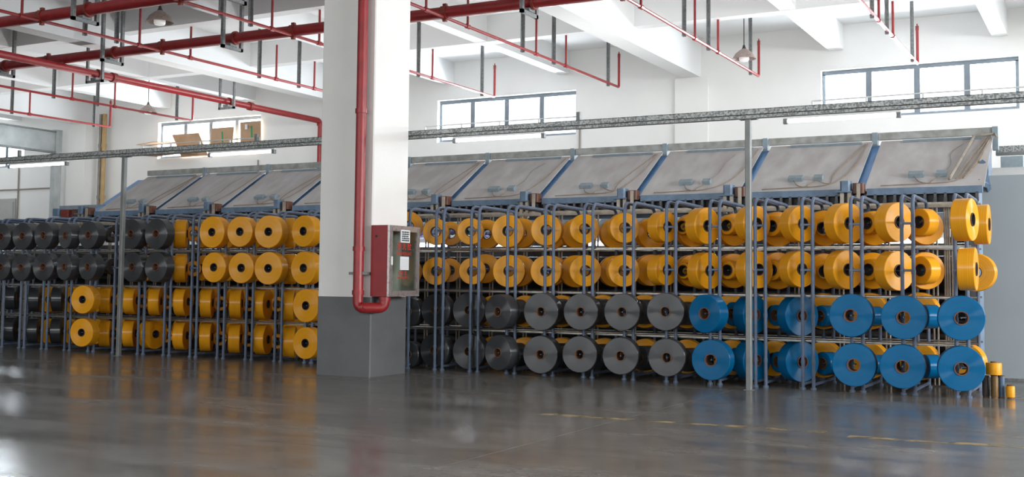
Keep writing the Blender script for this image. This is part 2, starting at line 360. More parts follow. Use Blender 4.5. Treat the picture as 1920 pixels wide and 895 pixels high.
# ------------------------------------------------------------------ overhead pipes
ZP1, ZP3, ZBR = 5.07, 4.908, 5.0
def hanger_u(name, x, y, z, r, ax, parent):                # U shaped trapeze under a main pipe
    m = MB(); t = .025; w2 = .21; zt = ZB2 + .3
    if ax == 'x':
        for s_ in (-1, 1): m.box(x - t, x + t, y + s_ * w2 - t, y + s_ * w2 + t, z - r - .09, zt)
        m.box(x - t, x + t, y - w2 - t, y + w2 + t, z - r - .09, z - r - .04); m.box(x - t, x + t, y - .1, y + .1, z - r - .04, z - r)
    else:
        for s_ in (-1, 1): m.box(x + s_ * w2 - t, x + s_ * w2 + t, y - t, y + t, z - r - .09, zt)
        m.box(x - w2 - t, x + w2 + t, y - t, y + t, z - r - .09, z - r - .04); m.box(x - .1, x + .1, y - t, y + t, z - r - .04, z - r)
    m.build(name, 'hang', parent)
brx = [-2.83 * 1.09 - 2.865 * k for k in range(-1, 8)]
mains = []
for y, lab, hx_ in ((11.8, 'nearer thick red sprinkler main crossing under the ceiling at upper left', (-22.4, -19.5, -16.5, -13.6, -10.7)),
                    (14.3, 'thick red sprinkler main crossing behind the column top', (-24.4, -21.5, -18.65, -15.76, -12.97, -10.2, -7.4, -4.6))):
    e = empty('sprinkler_main', (-12, y, ZP1), label=lab, cat='pipe')
    MB().tube([(XL + 12, 0, 0), (XR + 12, 0, 0)], .09, 16).build('pipe', 'red', e)
    for x in hx_: 
        hanger_u('hanger', x + 12, 0, 0, .098, 'x', e) if False else None
        m = MB(); t = .027; w2 = .22
        for s_ in (-1, 1): m.box(x + 12 - t, x + 12 + t, s_ * w2 - t, s_ * w2 + t, -.19, ZS - ZP1)
        m.box(x + 12 - t, x + 12 + t, -w2 - t, w2 + t, -.19, -.14); m.box(x + 12 - .05, x + 12 + .05, -.09, .09, -.14, -.095); m.build('hanger', 'hang', e)
        MB().tube([(x + 12 + .06, 0, 0), (x + 12 + .10, 0, 0)], .115, 16).build('grooved_coupling', 'rust', e)
    for x in brx:
        if x > -24: m = MB().tube([(x + 12 - .05, 0, -.0), (x + 12 + .05, 0, 0)], .104, 14); m.box(x + 11.97, x + 12.03, -.025, .025, -.135, .135); m.build('tee_clamp', 'rust', e)
# main 3, towards the back wall
x3 = at(600, 216, 21.85).x
e = empty('sprinkler_main', (x3, 12, ZP3), label='red main pipe running to the back wall and dropping down left of the column', cat='pipe')
zd = 1.2 - ZP3; pts = [(0, -20, 0)] + bend((0, 0, 0), (0, 9.85, 0), (0, 9.85, -1), .12) + [(0, 9.85, zd)]
MB().tube(pts[:-1], .07, 14).build('pipe', 'red', e); MB().tube([(0, 9.85, -.1), (0, 9.85, zd)], .05, 12).build('drop_pipe', 'red', e)
for y in (11.4, 15.0, 18.6):
    m = MB(); t = .022; w2 = .2
    for s_ in (-1, 1): m.box(s_ * w2 - t, s_ * w2 + t, y - 12 - t, y - 12 + t, -.17, ZS - ZP3)
    m.box(-w2 - t, w2 + t, y - 12 - t, y - 12 + t, -.17, -.125); m.box(-.07, .07, y - 12 - .04, y - 12 + .04, -.125, -.075); m.build('hanger', 'hang', e)
    MB().tube([(0, y - 12 + .05, 0), (0, y - 12 + .09, 0)], .094, 14).build('grooved_coupling', 'rust', e)
for y in (9.0, 15.4, 19.3): MB().tube([(0, y - 12, 0), (0, y - 11.9, 0)], .096, 14).build('tee_clamp', 'rust', e)
# branch lines with upright sprinkler risers and angle-iron hangers
where = {1: 'far right branch, ending above the right window', 2: 'second branch from the right, behind the right hanging lamp', 3: 'ending between the two right windows',
         4: 'ends above the middle window', 5: 'branch crossing the upper left corner and meeting the column',
         7: 'branch at left ending over the cardboard window', 8: 'lowest one at far left', 0: 'branch off to the far right'}
ris_y = [y * 1.089 for y in (9.4, 10.5, 12.65, 13.75, 15.9, 17.0)]; han_y = [y * 1.089 for y in (8.6, 11.6, 14.5 if 0 else 12.2, 15.45, 16.55, 18.8)]
for k, x in enumerate(brx):
    if k in (0, 6): continue
    k_ = k
    e = empty('sprinkler_branch', (x, 0, ZBR), label='thin red sprinkler pipe with uprights, ' + where.get(k_, 'at the left'), cat='pipe')
    ye = 21.0
    MB().tube([(0, 2, 0)] + bend((0, 0, 0), (0, ye, 0), (0, ye, 1), .05, 3) + [(0, ye, .68)], .026, 8).build('pipe', 'red', e)
    for y in ris_y:
        MB().tube([(0, y, 0), (0, y, .68)], .021, 6).build('riser', 'red', e); MB().tube([(0, y - .045, 0), (0, y + .045, 0)], .038, 8).build('tee', 'red', e)
    MB().tube([(0, ye, .6), (0, ye, .68)], .03, 8).tube([(0, ye, .68), (0, ye, .72)], .012, 6).build('sprinkler_head', 'rust', e)
    for y in han_y:
        m = MB(); m.box(-.035, -.028, y - .028, y + .028, -.06, ZS - ZBR); m.box(-.035, .02, y + .02, y + .028, -.06, ZS - ZBR); m.build('hanger', 'hang', e)
        MB().box(-.08, .04, y - .05, y + .05, ZS - ZBR - .012, ZS - ZBR).build('hanger_plate', 'white', e)
# pendant lamps
for i, (px, py, Y, lab) in enumerate(((300, 20, 12.7, 'dusty bell pendant lamp under the ceiling at upper left'), (278, 197, 19.6, 'small bell pendant lamp left of the cardboard window'), (1395, 92, 19.9, 'bell pendant lamp hanging in the right bay near the window'))):
    p = at(px, py, Y); e = empty('pendant_lamp', p, label=lab, cat='lamp', group='pendant lamps')
    MB().lathe([(.045, .0), (.09, -.03), (.16, -.09), (.205, -.17), (.215, -.185), (.205, -.185), (.15, -.095), (.085, -.045), (.0, -.02), (.0, .0)], 28, 'Z').build('lamp_shade', 'shade', e)
    MB().lathe([(.0, -.05), (.075, -.06), (.088, -.1), (.088, -.2), (.07, -.225), (.0, -.23)], 20, 'Z', closed=False).build('glass_jar', 'lamp', e)
    MB().lathe([(0, .075), (.02, .07), (.028, .03), (.045, .0), (0, 0)], 12, 'Z', closed=False).build('socket', 'ink', e)
    MB().tube([(0, 0, .06), (0, 0, ZS - p.z)], .009, 6).build('cord', 'ink', e)

# ------------------------------------------------------------------ galvanised lighting gantry in front of the rack
YG = 11.22
g = empty('lighting_gantry', (at(1404, 731, YG).x, YG, 0), label='long galvanised steel beam on slim posts carrying tube lights before the rack', cat='gantry')
gx = g.location.x; zt = at(1404, 206, YG).z
gl = -21.5 - gx; gr_ = 3.0 - gx
m = MB(); zb = zt - .088
m.box(gl, gr_, -.045, -.040, zb + .03, zt); m.box(gl, gr_, -.045, .04, zt - .005, zt); m.box(gl, gr_, -.045, .04, zb + .03, zb + .035); m.box(gl, gr_, -.03, -.025, zb, zb + .03)
m.build('beam', 'galv', g)
MB().box(gl, gr_, -.025, .03, zb - .004, zb + .03).build('cable_channel', 'hang', g)
for px in (1404, 228):
    x = at(px, 480, YG).x - gx
    p = MB(); p.boxb(x - .029, x + .029, -.029, .029, 0, zb, .006); po = p.build('post', 'galvs', g)
    MB().box(x - .045, x + .045, -.045, .045, 0, .006).build('foot_plate', 'hang', po)
    MB().box(x - .09, x + .09, -.05, .05, zb - .012, zb - .002).build('head_plate', 'galvs', po)
for px0, px1, on in ((18, 128, 1), (392, 516, 1), (850, 1022, 0), (1470, 1690, 1)):
    x0, x1 = at(px0, 300, YG).x - gx, at(px1, 280, YG).x - gx; z = zb - .05
    t = MB().box(x0, x1, -.02, .02, z + .02, zb - .01).build('light_batten', 'white', g)
    MB().tube([(x0 + .03, -.005, z - .005), (x1 - .03, -.005, z - .005)], .016, 10).build('light_tube', 'tubelit', t)
    for x in (x0, x1 - .04): MB().box(x, x + .04, -.028, .022, z - .03, z + .02).build('lamp_holder', 'hang', t)
for px0, px1, py in ((270, 490, 0), (798, 1088, 0), (1524, 1960, 0)):
    x0, x1 = at(px0, 250, YG).x - gx, at(px1, 250, YG).x - gx
    m = MB().tube([(x0, -.01, zt + .045), ((x0 + x1) / 2, -.01, zt + .05), (x1, -.01, zt + .045)], .007, 6)
    n = max(3, int((x1 - x0) / .45))
    for q in range(n + 1): xx = x0 + (x1 - x0) * q / n; m.box(xx - .008, xx + .008, -.02, .0, zt, zt + .05)
    m.build('supply_cable', 'white', g)
for px in (484, 1087, 41): x = at(px, 260, YG).x - gx; MB().box(x - .02, x + .02, -.05, -.01, zt - .01, zt + .09).build('end_bracket', 'hang', g)

# ------------------------------------------------------------------ creel rack
YF, YB_, ZT = 11.60, 12.52, 1.94
rack = empty('creel_rack', (-8, YF, 0), label='long blue tubular creel rack holding four rows of tape spools', cat='rack')
OX = 8.0
poleX = [-1.386 - .487 * k for k in range(0, 38)]
hp = [(0, 0, .02)] + [(0, 0, .9), (0, 0, 1.5)] + bend((0, 0, 1), (0, 0, ZT), (0, .9, ZT - .01), .10) + bend((0, 0, ZT), (0, YB_ - YF, ZT - .01), (0, YB_ - YF, 0), .10) + [(0, YB_ - YF, .02)]
hm = MB().tube(hp, .0185, 8)
for z in (.26, .72, .93, 1.17, 1.63): hm.tube([(0, 0, z), (0, 0, z + .035)], .0225, 8)
for y in (.0, YB_ - YF): hm.tube([(0, y, 0), (0, y, .02)], .03, 8)
hm.tube([(0, 0, .05), (0, YB_ - YF, .05)], .016, 6)
hoop = hm.mesh('hoop_frame', 'bluep')
for x in poleX:
    for dx_ in (0, .105): link('hoop_frame', hoop, rack, (x + OX + dx_, 0, 0))
r0, r1 = poleX[-1] + OX - 1.2, poleX[0] + OX + .14
for z in (1.44, .945, .49):
    for y, rr in ((.035, .009), (.46, .009), (YB_ - YF + .03, .009)):
        MB().tube([(r0, y, z), (r1, y, z)], rr, 6).build('rail', 'chrome', rack)
    if z < 1.3:
        MB().box(r0, r1, .05, .16, z - .014, z - .010).build('tray_strip', 'chrome', rack)
MB().box(r0, r1, YB_ - YF + .06, YB_ - YF + .1, ZT - .06, ZT - .025).build('top_angle', 'cream', rack)
rung = MB().tube([(0, 0, 0), (.105, 0, 0)], .012, 6); rung.tube([(0, -.03, 0), (0, .01, 0)], .014, 6); rung = rung.mesh('rung', 'bluep')
for x in poleX:
    for z in (1.665, 1.205): link('rung', rung, rack, (x + OX, 0, z))

# ------------------------------------------------------------------ the spools
windc = {}; corec = {}
def wind_mesh(Rr, Wd, ri, m):
    key = (round(Rr, 2), Wd, ri, m); Rr = key[0]
    if key not in windc:
        b = .006; hw = Wd / 2
        prof = [(ri, -hw + .004), (ri + (Rr - ri) * .5, -hw - .002), (Rr - b, -hw), (Rr - .001, -hw + b), (Rr, -hw * .3), (Rr - .001, hw * .4), (Rr - .001, hw - b), (Rr - b, hw), (ri, hw - .004)]
        windc[key] = MB().lathe(prof, 56 if Rr > .15 else 32, 'Y').mesh('winding', m)
    return windc[key]
def core_mesh(Wd, ro, m):
    key = (Wd, ro, m)
    if key not in corec:
        hw = Wd / 2 + .006; corec[key] = (MB().lathe([(ro, -hw), (ro, hw), (ro - .007, hw), (ro - .007, -hw)], 32, 'Y').mesh('core', m),
                                          MB().lathe([(ro + .001, -hw - .001), (ro + .001, -hw + .004), (ro - .002, -hw + .004), (ro - .002, -hw - .001)], 32, 'Y').mesh('rim', 'rim'))
    return corec[key]
ROWN = {1: 'top row', 2: 'second row', 3: 'third row', 4: 'bottom row'}
ORD = ['first', 'second', 'third', 'fourth', 'fifth', 'sixth', 'seventh', 'eighth', 'ninth', 'tenth', 'eleventh', 'twelfth', 'thirteenth', 'fourteenth', 'fifteenth', 'sixteenth']
spools = []
def spool(layer, row, px, py, ry, phi, colr='orange', wd=None, rim=False):
    wd = wd or (.15 if layer in 'FB' else .14)
    psicam = 28.15 - math.degrees(math.atan((px - 960) / F)); psi = math.radians(psicam + phi)
    n = Vector((math.sin(psi), -math.cos(psi), 0))
    Yg = {'F': 11.4, 'B': 11.8, 'S': 12.08, 'K': 12.3}[layer]
    for _ in range(4):
        p = at(px, py, Yg - max(0, math.cos(psi)) * wd / 2 if abs(math.cos(psi)) > .2 else Yg)
        Rr = ry / scale_at(p); ext = Rr * abs(math.sin(psi)) + wd / 2 * abs(math.cos(psi))
        if layer == 'F': Yg = YF - .035 - ext
        elif layer == 'B': Yg = YF + .035 + min(ext, .2)
        elif layer == 'S': Yg = 12.02 + ext * .5
        else: Yg = 12.22
    face = at(px, py, Yg + n.y * wd / 2); c = face - n * wd / 2
    # the small half-empty ones sit by their visible core, keep them centred
    Rr = min(round(Rr, 2), c.z - .012)
    spools.append(dict(layer=layer, row=row, px=px, c=c, R=Rr, psi=psi, phi=phi, col=colr, wd=wd, rim=rim))
F_, B_, S_, K_ = 'FBSK'
L = []
def many(layer, row, colr, lst, **k):
    for t in lst: spool(layer, row, *t, colr=colr, **k)
# ---- left section
many('F', 1, 'black', [(2, 444, 25, -50), (41.5, 443, 25, -48), (81, 441.6, 25.5, -52), (122, 442, 25, -62), (165, 441, 26, -50), (245, 439, 28, -50), (292, 438.6, 28.5, -46)], rim=True)
many('F', 2, 'black', [(1, 501, 25, -50), (39, 502, 25, -50), (80.4, 501, 25.5, -46), (120, 501, 25, -58), (164, 501, 25.5, -52), (247, 500.6, 28, -50), (291.5, 501, 28.5, -47)], rim=True)
many('B', 3, 'black', [(33, 559, 22, 74), (77, 561, 23, 78), (120, 561, 23.5, 78)])
many('B', 4, 'black', [(31, 617, 23, 74), (74, 619.5, 23.5, 78), (118, 620.5, 24, 78)])
many('F', 3, 'orange', [(154.4, 562, 27, -40), (573, 573.4, 31, -40)])
many('F', 4, 'orange', [(152.5, 624, 26.5, -40), (572, 644, 30.5, -40)])
many('B', 1, 'orange', [(351, 438.6, 27.5, 84)]); many('B', 2, 'orange', [(350, 503, 27.5, 84)])
many('F', 1, 'orange', [(397, 435.5, 29, -40), (449.5, 434.7, 29, -36), (503, 434.7, 30, -34), (568.4, 433.7, 30, -44)])
many('F', 2, 'orange', [(400.5, 501.6, 29, -40), (452, 502.7, 29.5, -36), (502.6, 503.4, 30, -34), (568.7, 503, 31, -42)])
many('B', 1, 'orange', [(553, 437, 28.5, 86)]); many('B', 2, 'orange', [(555, 504.7, 29, 86)])
many('B', 3, 'orange', [(209, 562.6, 25, 82), (257, 563.6, 26, 74), (302, 565, 26.5, 80), (353, 566, 27, 70), (399, 568, 28, 82), (454, 569.5, 28.5, 84), (503, 570.6, 29, 70), (553, 573, 29.5, 84)])
many('B', 4, 'orange', [(208, 626, 25, 82), (255, 625, 26.5, 76), (292, 627, 28, 42), (351, 629.6, 27, 72), (398, 632, 28, 82), (452, 635, 28.5, 84), (503, 637, 29, 70), (555, 642, 29.5, 84)])
many('S', 1, 'black', [(214, 440, 15, 20)]); many('S', 2, 'black', [(214, 500, 15, 20)])
many('S', 1, 'orange', [(364, 438, 14, 0)]); many('S', 2, 'orange', [(362.5, 504, 14, 0)])
many('S', 3, 'orange', [(x, y, r, 0) for x, y, r in ((225, 563, 12), (268.7, 565, 13), (313, 567, 13), (413, 569.5, 13.5), (466, 570.6, 13.5), (519.5, 571, 14))], wd=.12)
many('S', 4, 'orange', [(x, y, r, 0) for x, y, r in ((213, 626, 12), (266, 628, 12), (312, 629.6, 13), (412, 635, 13.5), (466.5, 637, 13.5), (519.5, 640.6, 14))], wd=.12)
many('K', 1, 'orange', [(x, 441, 24, -60) for x in (272, 322, 378, 428, 480, 535)]); many('K', 2, 'orange', [(x, 503, 24, -60) for x in (272, 322, 378, 428, 480, 535)])
many('K', 3, 'orange', [(x, 562, 24, -55) for x in (90, 132, 180, 232, 285, 335, 385, 437, 490, 543)]); many('K', 4, 'orange', [(x, 622, 24, -55) for x in (90, 132, 180, 232, 285, 335, 385, 437, 490, 543)])
# ---- right section, two upper rows (spools behind the poles)
many('B', 1, 'orange', [(766, 424, 28, 0), (817, 434.8, 25, -4), (882, 434, 25.5, -4), (952, 433.6, 30, -10), (1024, 431.6, 30, -12), (1096.6, 429.5, 28.5, 8), (1171.8, 427.5, 29, 14), (1251.8, 425.8, 29.5, 46), (1327, 423.7, 35, 46), (1419.6, 419.5, 33.5, 42), (1505.8, 420, 35, 40), (1592.5, 418.8, 38, 45), (1686.6, 416.6, 38, 48)])
many('B', 2, 'orange', [(764, 510, 27, 0), (818, 508.7, 26, -4), (885.5, 508.7, 26, -4), (954, 508.7, 30, -8), (1023.4, 508.7, 30, -10), (1098, 508, 29.5, 6), (1170.5, 508, 30, 12), (1251, 506.6, 29.5, 44), (1331, 508, 35, 44), (1423, 505.7, 35, 42), (1504, 505, 35, 40), (1591, 506, 37, 42), (1686.6, 508, 38.5, 44)])
many('F', 1, 'orange', [(1824, 412, 41, 74)]); many('F', 2, 'orange', [(1831, 505, 40.5, 84)])
many('K', 1, 'orange', [(1855, 421, 37, 84)]); many('K', 2, 'orange', [(1828, 511, 36, -10)])
many('S', 1, 'orange', [(1279, 424.6, 15, -35), (1362, 423, 17, -35), (1447, 424, 19, -35), (1543, 428, 14, -20), (1625.6, 418.8, 20, -40), (1722.7, 416.6, 26, -42)])
many('S', 2, 'orange', [(1280.7, 508, 15, -35), (1363.5, 507, 17, -35), (1447, 507, 19, -35), (1546, 509, 15, -20), (1628, 506, 21, -40), (1725.8, 506.8, 26, -42)])
many('K', 1, 'orange', [(845, 438, 23, 0), (912, 439, 27, -10), (978, 437, 28, -10), (1036, 440, 26, -10), (1082, 438, 29, 10), (1155, 438, 29, 10), (1224, 438, 29, 20), (1302, 432, 31, 20), (1378, 431, 31, 20), (1460, 430, 33, 20), (1548, 428, 34, 20), (1640, 428, 33, 20), (1737, 426, 34, 20)])
many('K', 2, 'orange', [(843, 507, 23, 0), (909, 504, 27, -10), (973, 508, 29, -10), (1034, 508, 28, -10), (1080.5, 509, 30, 10), (1153, 509, 30, 10), (1222, 507, 30, 20), (1300, 508, 31, 20), (1377, 508, 32, 20), (1460, 508, 34, 20), (1547, 509, 34, 20), (1638, 508, 35, 20), (1737, 508, 36, 20)])
# ---- right section, lower rows
many('B', 3, 'black', [(764, 585, 28, -35), (816, 582, 32, -32), (878.6, 582, 33, -25)]); many('B', 4, 'black', [(764, 665, 28, -35), (814, 657.5, 32, -32), (878.6, 659.5, 33, -25)])
many('F', 3, 'black', [(933, 585, 33.5, -42), (1013.8, 585, 34.5, -24), (1088.5, 585.5, 34.5, -20), (1166, 585.5, 34.5, -16), (1247, 585, 36, -12)])
many('F', 4, 'black', [(933, 662, 33.5, -42), (1012.6, 665.5, 34.5, -24), (1086.5, 665, 34.5, -18), (1163, 668, 34.5, -15), (1249.7, 671, 36, -14)])
many('F', 3, 'blue', [(1320.6, 588.5, 37, -36), (1595, 592, 39.5, -10), (1694, 595.6, 41.5, -4), (1803, 597, 41.5, 4)], rim=True)
many('F', 4, 'blue', [(1332.5, 675.6, 37.5, -20), (1601, 685, 40, -8), (1691.8, 688, 41.5, -4), (1803, 692, 42, 4)], rim=True)
many('B', 3, 'blue', [(1417.5, 590.7, 36, 50), (1504, 592.6, 37.5, 38)], rim=True); many('B', 4, 'blue', [(1419.6, 676.5, 37, 48), (1505, 679, 38, 38)], rim=True)
many('S', 3, 'blue', [(1372, 589, 22, -50), (1453, 591.5, 20, -45), (1537.6, 593, 20, -45), (1626, 593, 19, -60), (1731, 594, 23, -62)]); many('S', 4, 'blue', [(1378, 675, 22, -50), (1458, 679, 20, -45), (1542, 682, 21, -45), (1634, 684, 19, -60), (1733, 687.5, 23, -62)])
many('S', 3, 'black', [(960, 585, 24, -50), (1042, 585, 24, -50), (1118, 585, 24, -50), (1200, 585, 24, -50), (1278, 588, 22, -50)]); many('S', 4, 'black', [(960, 667, 24, -50), (1042, 668, 24, -50), (1118, 670, 24, -50), (1200, 672, 24, -50), (1284, 675, 22, -50)])
kx = [924, 984, 1052, 1130, 1208, 1287, 1370, 1450, 1543, 1628, 1722]
many('K', 3, 'orange', [(x, 584, 29 + (x - 924) / 150, -15) for x in kx]); many('K', 4, 'orange', [(x, 661 + (x - 924) / 45, 29 + (x - 924) / 150, -15) for x in kx + [1808]])

# order within row, section and layer gives each its own label
COLW = {'orange': 'orange', 'black': 'black', 'blue': 'blue'}
secs = {}
for s in spools: secs.setdefault((s['row'], s['px'] < 690, s['layer'] in 'FB', s['layer'] if s['layer'] in 'SK' else 'F'), []).append(s)
for (row, left, front, ly), lst in secs.items():
    lst.sort(key=lambda s: s['px'] if not left else -s['px'])
    for i, s in enumerate(lst):
        a = abs(s['phi']); pose = 'turned edge-on' if a > 66 else ('turned to its side' if a > 38 else ('slightly turned' if a > 18 else 'facing forward'))
        lead, ref = {'S': ('slim %s tape spool behind the poles', 'middle one'), 'K': ('%s tape spool deep inside the rack', 'rear one')}.get(s['layer'], ('%s tape spool ' + pose, 'front one'))
        s['label'] = (lead % s['col']) + ', %s, %s %s %s of column' % (ROWN[row], ORD[i], ref, 'left' if left else 'right')
        s['group'] = '%s tape spools on the creel rack' % s['col']
for s in spools:
    e = empty('tape_spool', s['c'], s['psi'], label=s['label'], cat='spool', group=s['group'])
    small = s['layer'] == 'S'
    ro = {'blue': .063, 'black': .056}.get(s['col'], .064 if s['px'] > 690 else .056)
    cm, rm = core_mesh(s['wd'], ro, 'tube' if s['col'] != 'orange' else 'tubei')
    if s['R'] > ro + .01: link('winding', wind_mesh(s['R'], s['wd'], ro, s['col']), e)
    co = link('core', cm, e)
    if s['rim']: link('core_rim', rm, co)
    # peg that carries it, part of the rack
    c = s['c']; n = Vector((math.sin(s['psi']), -math.cos(s['psi']), 0)); hw = s['wd'] / 2
    if s['layer'] in 'FB':
        px_ = min([x + d for x in poleX for d in (0, .105)], key=lambda x: abs(x - c.x)); pole = Vector((px_, YF, c.z))
        dr_ = n if (pole - c).dot(n) > 0 else -n
        if abs(n.y) < .35:    # edge-on spools: peg along the axis, then to the pole
            pts = [c - dr_ * hw * .8, c + dr_ * (hw + .03), pole]
        else: pts = [c - dr_ * hw * .8, c + dr_ * (hw + .012), pole]
    else:
        px_ = min([x + d for x in poleX for d in (0, .105)], key=lambda x: abs(x - c.x)); pole = Vector((px_, YB_, c.z))
        dr_ = n if (pole - c).dot(n) > 0 else -n
        pts = [c - dr_ * hw * .8, c + dr_ * (hw + .012), pole]
    MB().tube([p - Vector((-OX, YF, 0)) for p in pts], .007, 6).build('peg', 'bluep', rack)

# small spools standing on the floor at the right end
def standing(px0, px1, pyb, pyt, Y, m, lab, z0=None):
    p0, p1 = at(px0, pyb, Y), at(px1, pyb, Y); c = (p0 + p1) / 2; r = (p1.x - p0.x) * .5 * .93; zb_ = z0 if z0 is not None else 0
    hgt = at((px0 + px1) / 2, pyt, Y).z - at((px0 + px1) / 2, pyb, Y).z
    e = empty('small_tape_spool', (c.x, Y, zb_), label=lab, cat='spool', group='small spools standing on the floor')
    MB().lathe([(.03, .012), (r - .004, .012), (r, .018), (r, hgt - .018), (r - .004, hgt - .012), (.03, hgt - .012)], 28, 'Z').build('winding', m, e)
    MB().lathe([(.03, 0), (.03, hgt), (.024, hgt), (.024, 0)], 20, 'Z').build('core', 'tube', e); return hgt
TS = {}
def tapez(n_, col):
    m = tape(n_, col); [setattr(n, 'axis', 'Z') for n in m.node_tree.nodes if n.type == 'TANGENT']; return m
M['orange_z'] = tapez('orange_tape_upright', (.80, .345, .012)); M['brown_z'] = tapez('brown_tape_upright', (.16, .09, .03)); M['wrap_z'] = tapez('grey_tape_upright', (.07, .06, .055)); M['blue_z'] = tapez('blue_tape_upright', (.06, .14, .24))
YS = 11.75
h1 = standing(1841, 1857, 738, 697, YS + .02, 'wrap_z', 'slim dark grey spool standing on the floor at the rack end')
standing(1857, 1873, 739, 697, YS - .03, 'brown_z', 'slim brown spool standing between grey and blue ones on the floor')
standing(1872, 1884, 739, 697, YS + .06, 'blue_z', 'slim blue film-wrapped spool standing on the floor at the right')
standing(1847, 1880, 696, 669, YS - .0, 'orange_z', 'squat orange spool lying on top of the three slim spools', z0=h1 + .001)
standing(1885, 1904, 737, 711, YS + .02, 'orange_z', 'small orange spool alone on the floor at far right')

# ------------------------------------------------------------------ the machine behind the rack
YP0, YP1 = 12.95, 14.07
mc = empty('winding_machine', (-8, 12.9, 0), label='long textile winding machine with sloping grey cover sheets behind the rack', cat='machine')
zl = at(1603, 356, YP0).z; zu = at(1636, 264, YP1).z
P = 1.335; seams = [-2.58 - P * j for j in range(-1, 10)]
def MY_(y): return y - 12.9
sl = (zu - zl) / (YP1 - YP0)
def plate(mb, x0, x1, t0, t1, off, th):                   # slab lying on the slope, t along it 0..1
    n = Vector((0, -sl, 1)).normalized(); q = []
    for x in (x0, x1):
        for t in (t0, t1):
            p = Vector((x + OX, MY_(YP0) + (YP1 - YP0) * t, zl + (zu - zl) * t)); q += [p + n * off, p + n * (off + th)]
    return mb.add(q, [(0, 1, 3, 2), (4, 6, 7, 5), (0, 4, 5, 1), (2, 3, 7, 6), (0, 2, 6, 4), (1, 5, 7, 3)])
def onp(x, t, off=.0):
    n = Vector((0, -sl, 1)).normalized(); return Vector((x + OX, MY_(YP0) + (YP1 - YP0) * t, zl + (zu - zl) * t)) + n * off
random.seed(11)
for j, xr in enumerate(seams[:-1]):
    xl = seams[j + 1]; lastx = (j == len(seams) - 2)
    MBp = plate(MB(), xl + .10, xr, -.02, .955, 0, .012).build('cover_sheet', 'sheet', mc)
    plate(MB(), xl - .16, xl + .095, -.02, .95, -.05, .012).build('gutter_strip', 'lblue', mc)
    plate(MB(), xl + .095, xl + .10, 0, .95, -.05, .05).build('gutter_side', 'lblue', mc)
    # top rail
    MB().box(xl + OX + .06, xr + OX + .02, MY_(YP1) - .04, MY_(YP1) + .03, zu + .0, zu + .085).build('top_rail', 'railp', mc)
    MB().box(xr + OX - .01, xr + OX + .05, MY_(YP1) - .06, MY_(YP1) + .05, zu - .18, zu + .09).build('rail_bracket', 'boxg', mc)
    plate(MB(), xl + .35, xr - .12, .90, .93, .012, .02).build('edge_batten', 'boxg', mc)
    # front girder
    MB().box(xl + OX + .14, xr + OX - .01, MY_(YP0) - .10, MY_(YP0) - .04, zl - .075, zl + .0).build('front_girder', 'blueb', mc)
    bx = xl + OX
    m = MB().boxb(bx - .13, bx - .02, MY_(YP0) - .20, MY_(YP0) - .06, zl - .03, zl + .085, .02); m.box(bx - .17, bx - .0, MY_(YP0) - .23, MY_(YP0) - .05, zl - .045, zl - .03); m.build('motor_box', 'blueb', mc)
    MB().boxb(bx, bx + .12, MY_(YP0) - .17, MY_(YP0) - .05, zl - .055, zl + .06, .01).build('motor_block', 'brown', mc)
    m = MB().box(bx + .05, bx + .085, MY_(YP0) - .20, MY_(YP0) - .17, zl - .22, zl + .05); m.box(bx - .13, bx - .09, MY_(YP0) - .19, MY_(YP0) - .15, zl - .25, zl - .04); m.box(bx - .05, bx - .01, MY_(YP0) - .19, MY_(YP0) - .15, zl - .25, zl - .04); m.build('bracket', 'cream', mc)
    # junction boxes and cables
    q1, q2 = xl + P * .40, xl + P * .62
    for q, wq in ((q1, .13), (q2, .08)):
        plate(MB(), q, q + wq * 1.25, .17, .23, .012, .05).build('junction_box', 'boxg', mc)
    def cab_(pts, r=.0055):
        pts = [onp(*p) for p in pts]; cc = []
        for i in range(len(pts) - 1):
            for t in range(4):
                a = pts[max(0, i - 1)]; b = pts[i]; c = pts[i + 1]; d = pts[min(len(pts) - 1, i + 2)]; u = t / 4
                cc.append(.5 * ((2 * b) + (c - a) * u + (2 * a - 5 * b + 4 * c - d) * u * u + (3 * b - 3 * c + d - a) * u ** 3))
        MB().tube(cc + [pts[-1]], r, 5).build('cable', 'cable', mc)
    jt = random.uniform(-.04, .04)
    cab_([(q1 + .06, .18, .03), (q1 + .14, .08, .02), (q2, .05, .02), (xr - .25, .12 + jt, .02), (xr - .10, .45, .02), (xr - .05, .9, .02)])
    cab_([(q2 + .05, .17, .03), (q2 - .04, .09, .02), (q1 + .2, .05, .02), (xl + P * .2, .03, .02)])
    if j % 2 == 0: cab_([(q2 + .06, .22, .03), (q2 + .12, .4, .02), (q2 + .1 + jt, .62, .02), (q2 + .2, .8, .02)], .003)
    else: cab_([(q2 + .04, .16, .03), (q2 + .2, .10, .02), (xr - .3, .3, .02), (xr - .15, .7, .02), (xr - .08, .9, .02)])
# teeth under the girder
tooth = MB().box(0, .028, -.02, .05, -.075, .02).box(-.005, .033, -.03, -.02, -.08, -.045).mesh('guide_tooth', 'iron')
x = seams[0] - .08
while x > seams[-1] + .05: link('guide_tooth', tooth, mc, (x + OX, MY_(YP0) - .08, zl - .085)); x -= .104
X0, X1 = seams[-1] + OX, seams[0] + OX - .07
MB().box(X0, X1, MY_(YP0) - .02, MY_(YP0) + .05, zl - .17, zl - .02).build('guide_back', 'dark', mc)
MB().box(X0 - 1.5, X1, MY_(YP0) - .16, MY_(YP0) - .10, zl - .205, zl - .17).build('cream_rail', 'cream', mc)
MB().box(X0, X1, MY_(YP0) + .12, MY_(YP0) + .18, zl - .26, zl - .20).build('blue_rail', 'blueb', mc)
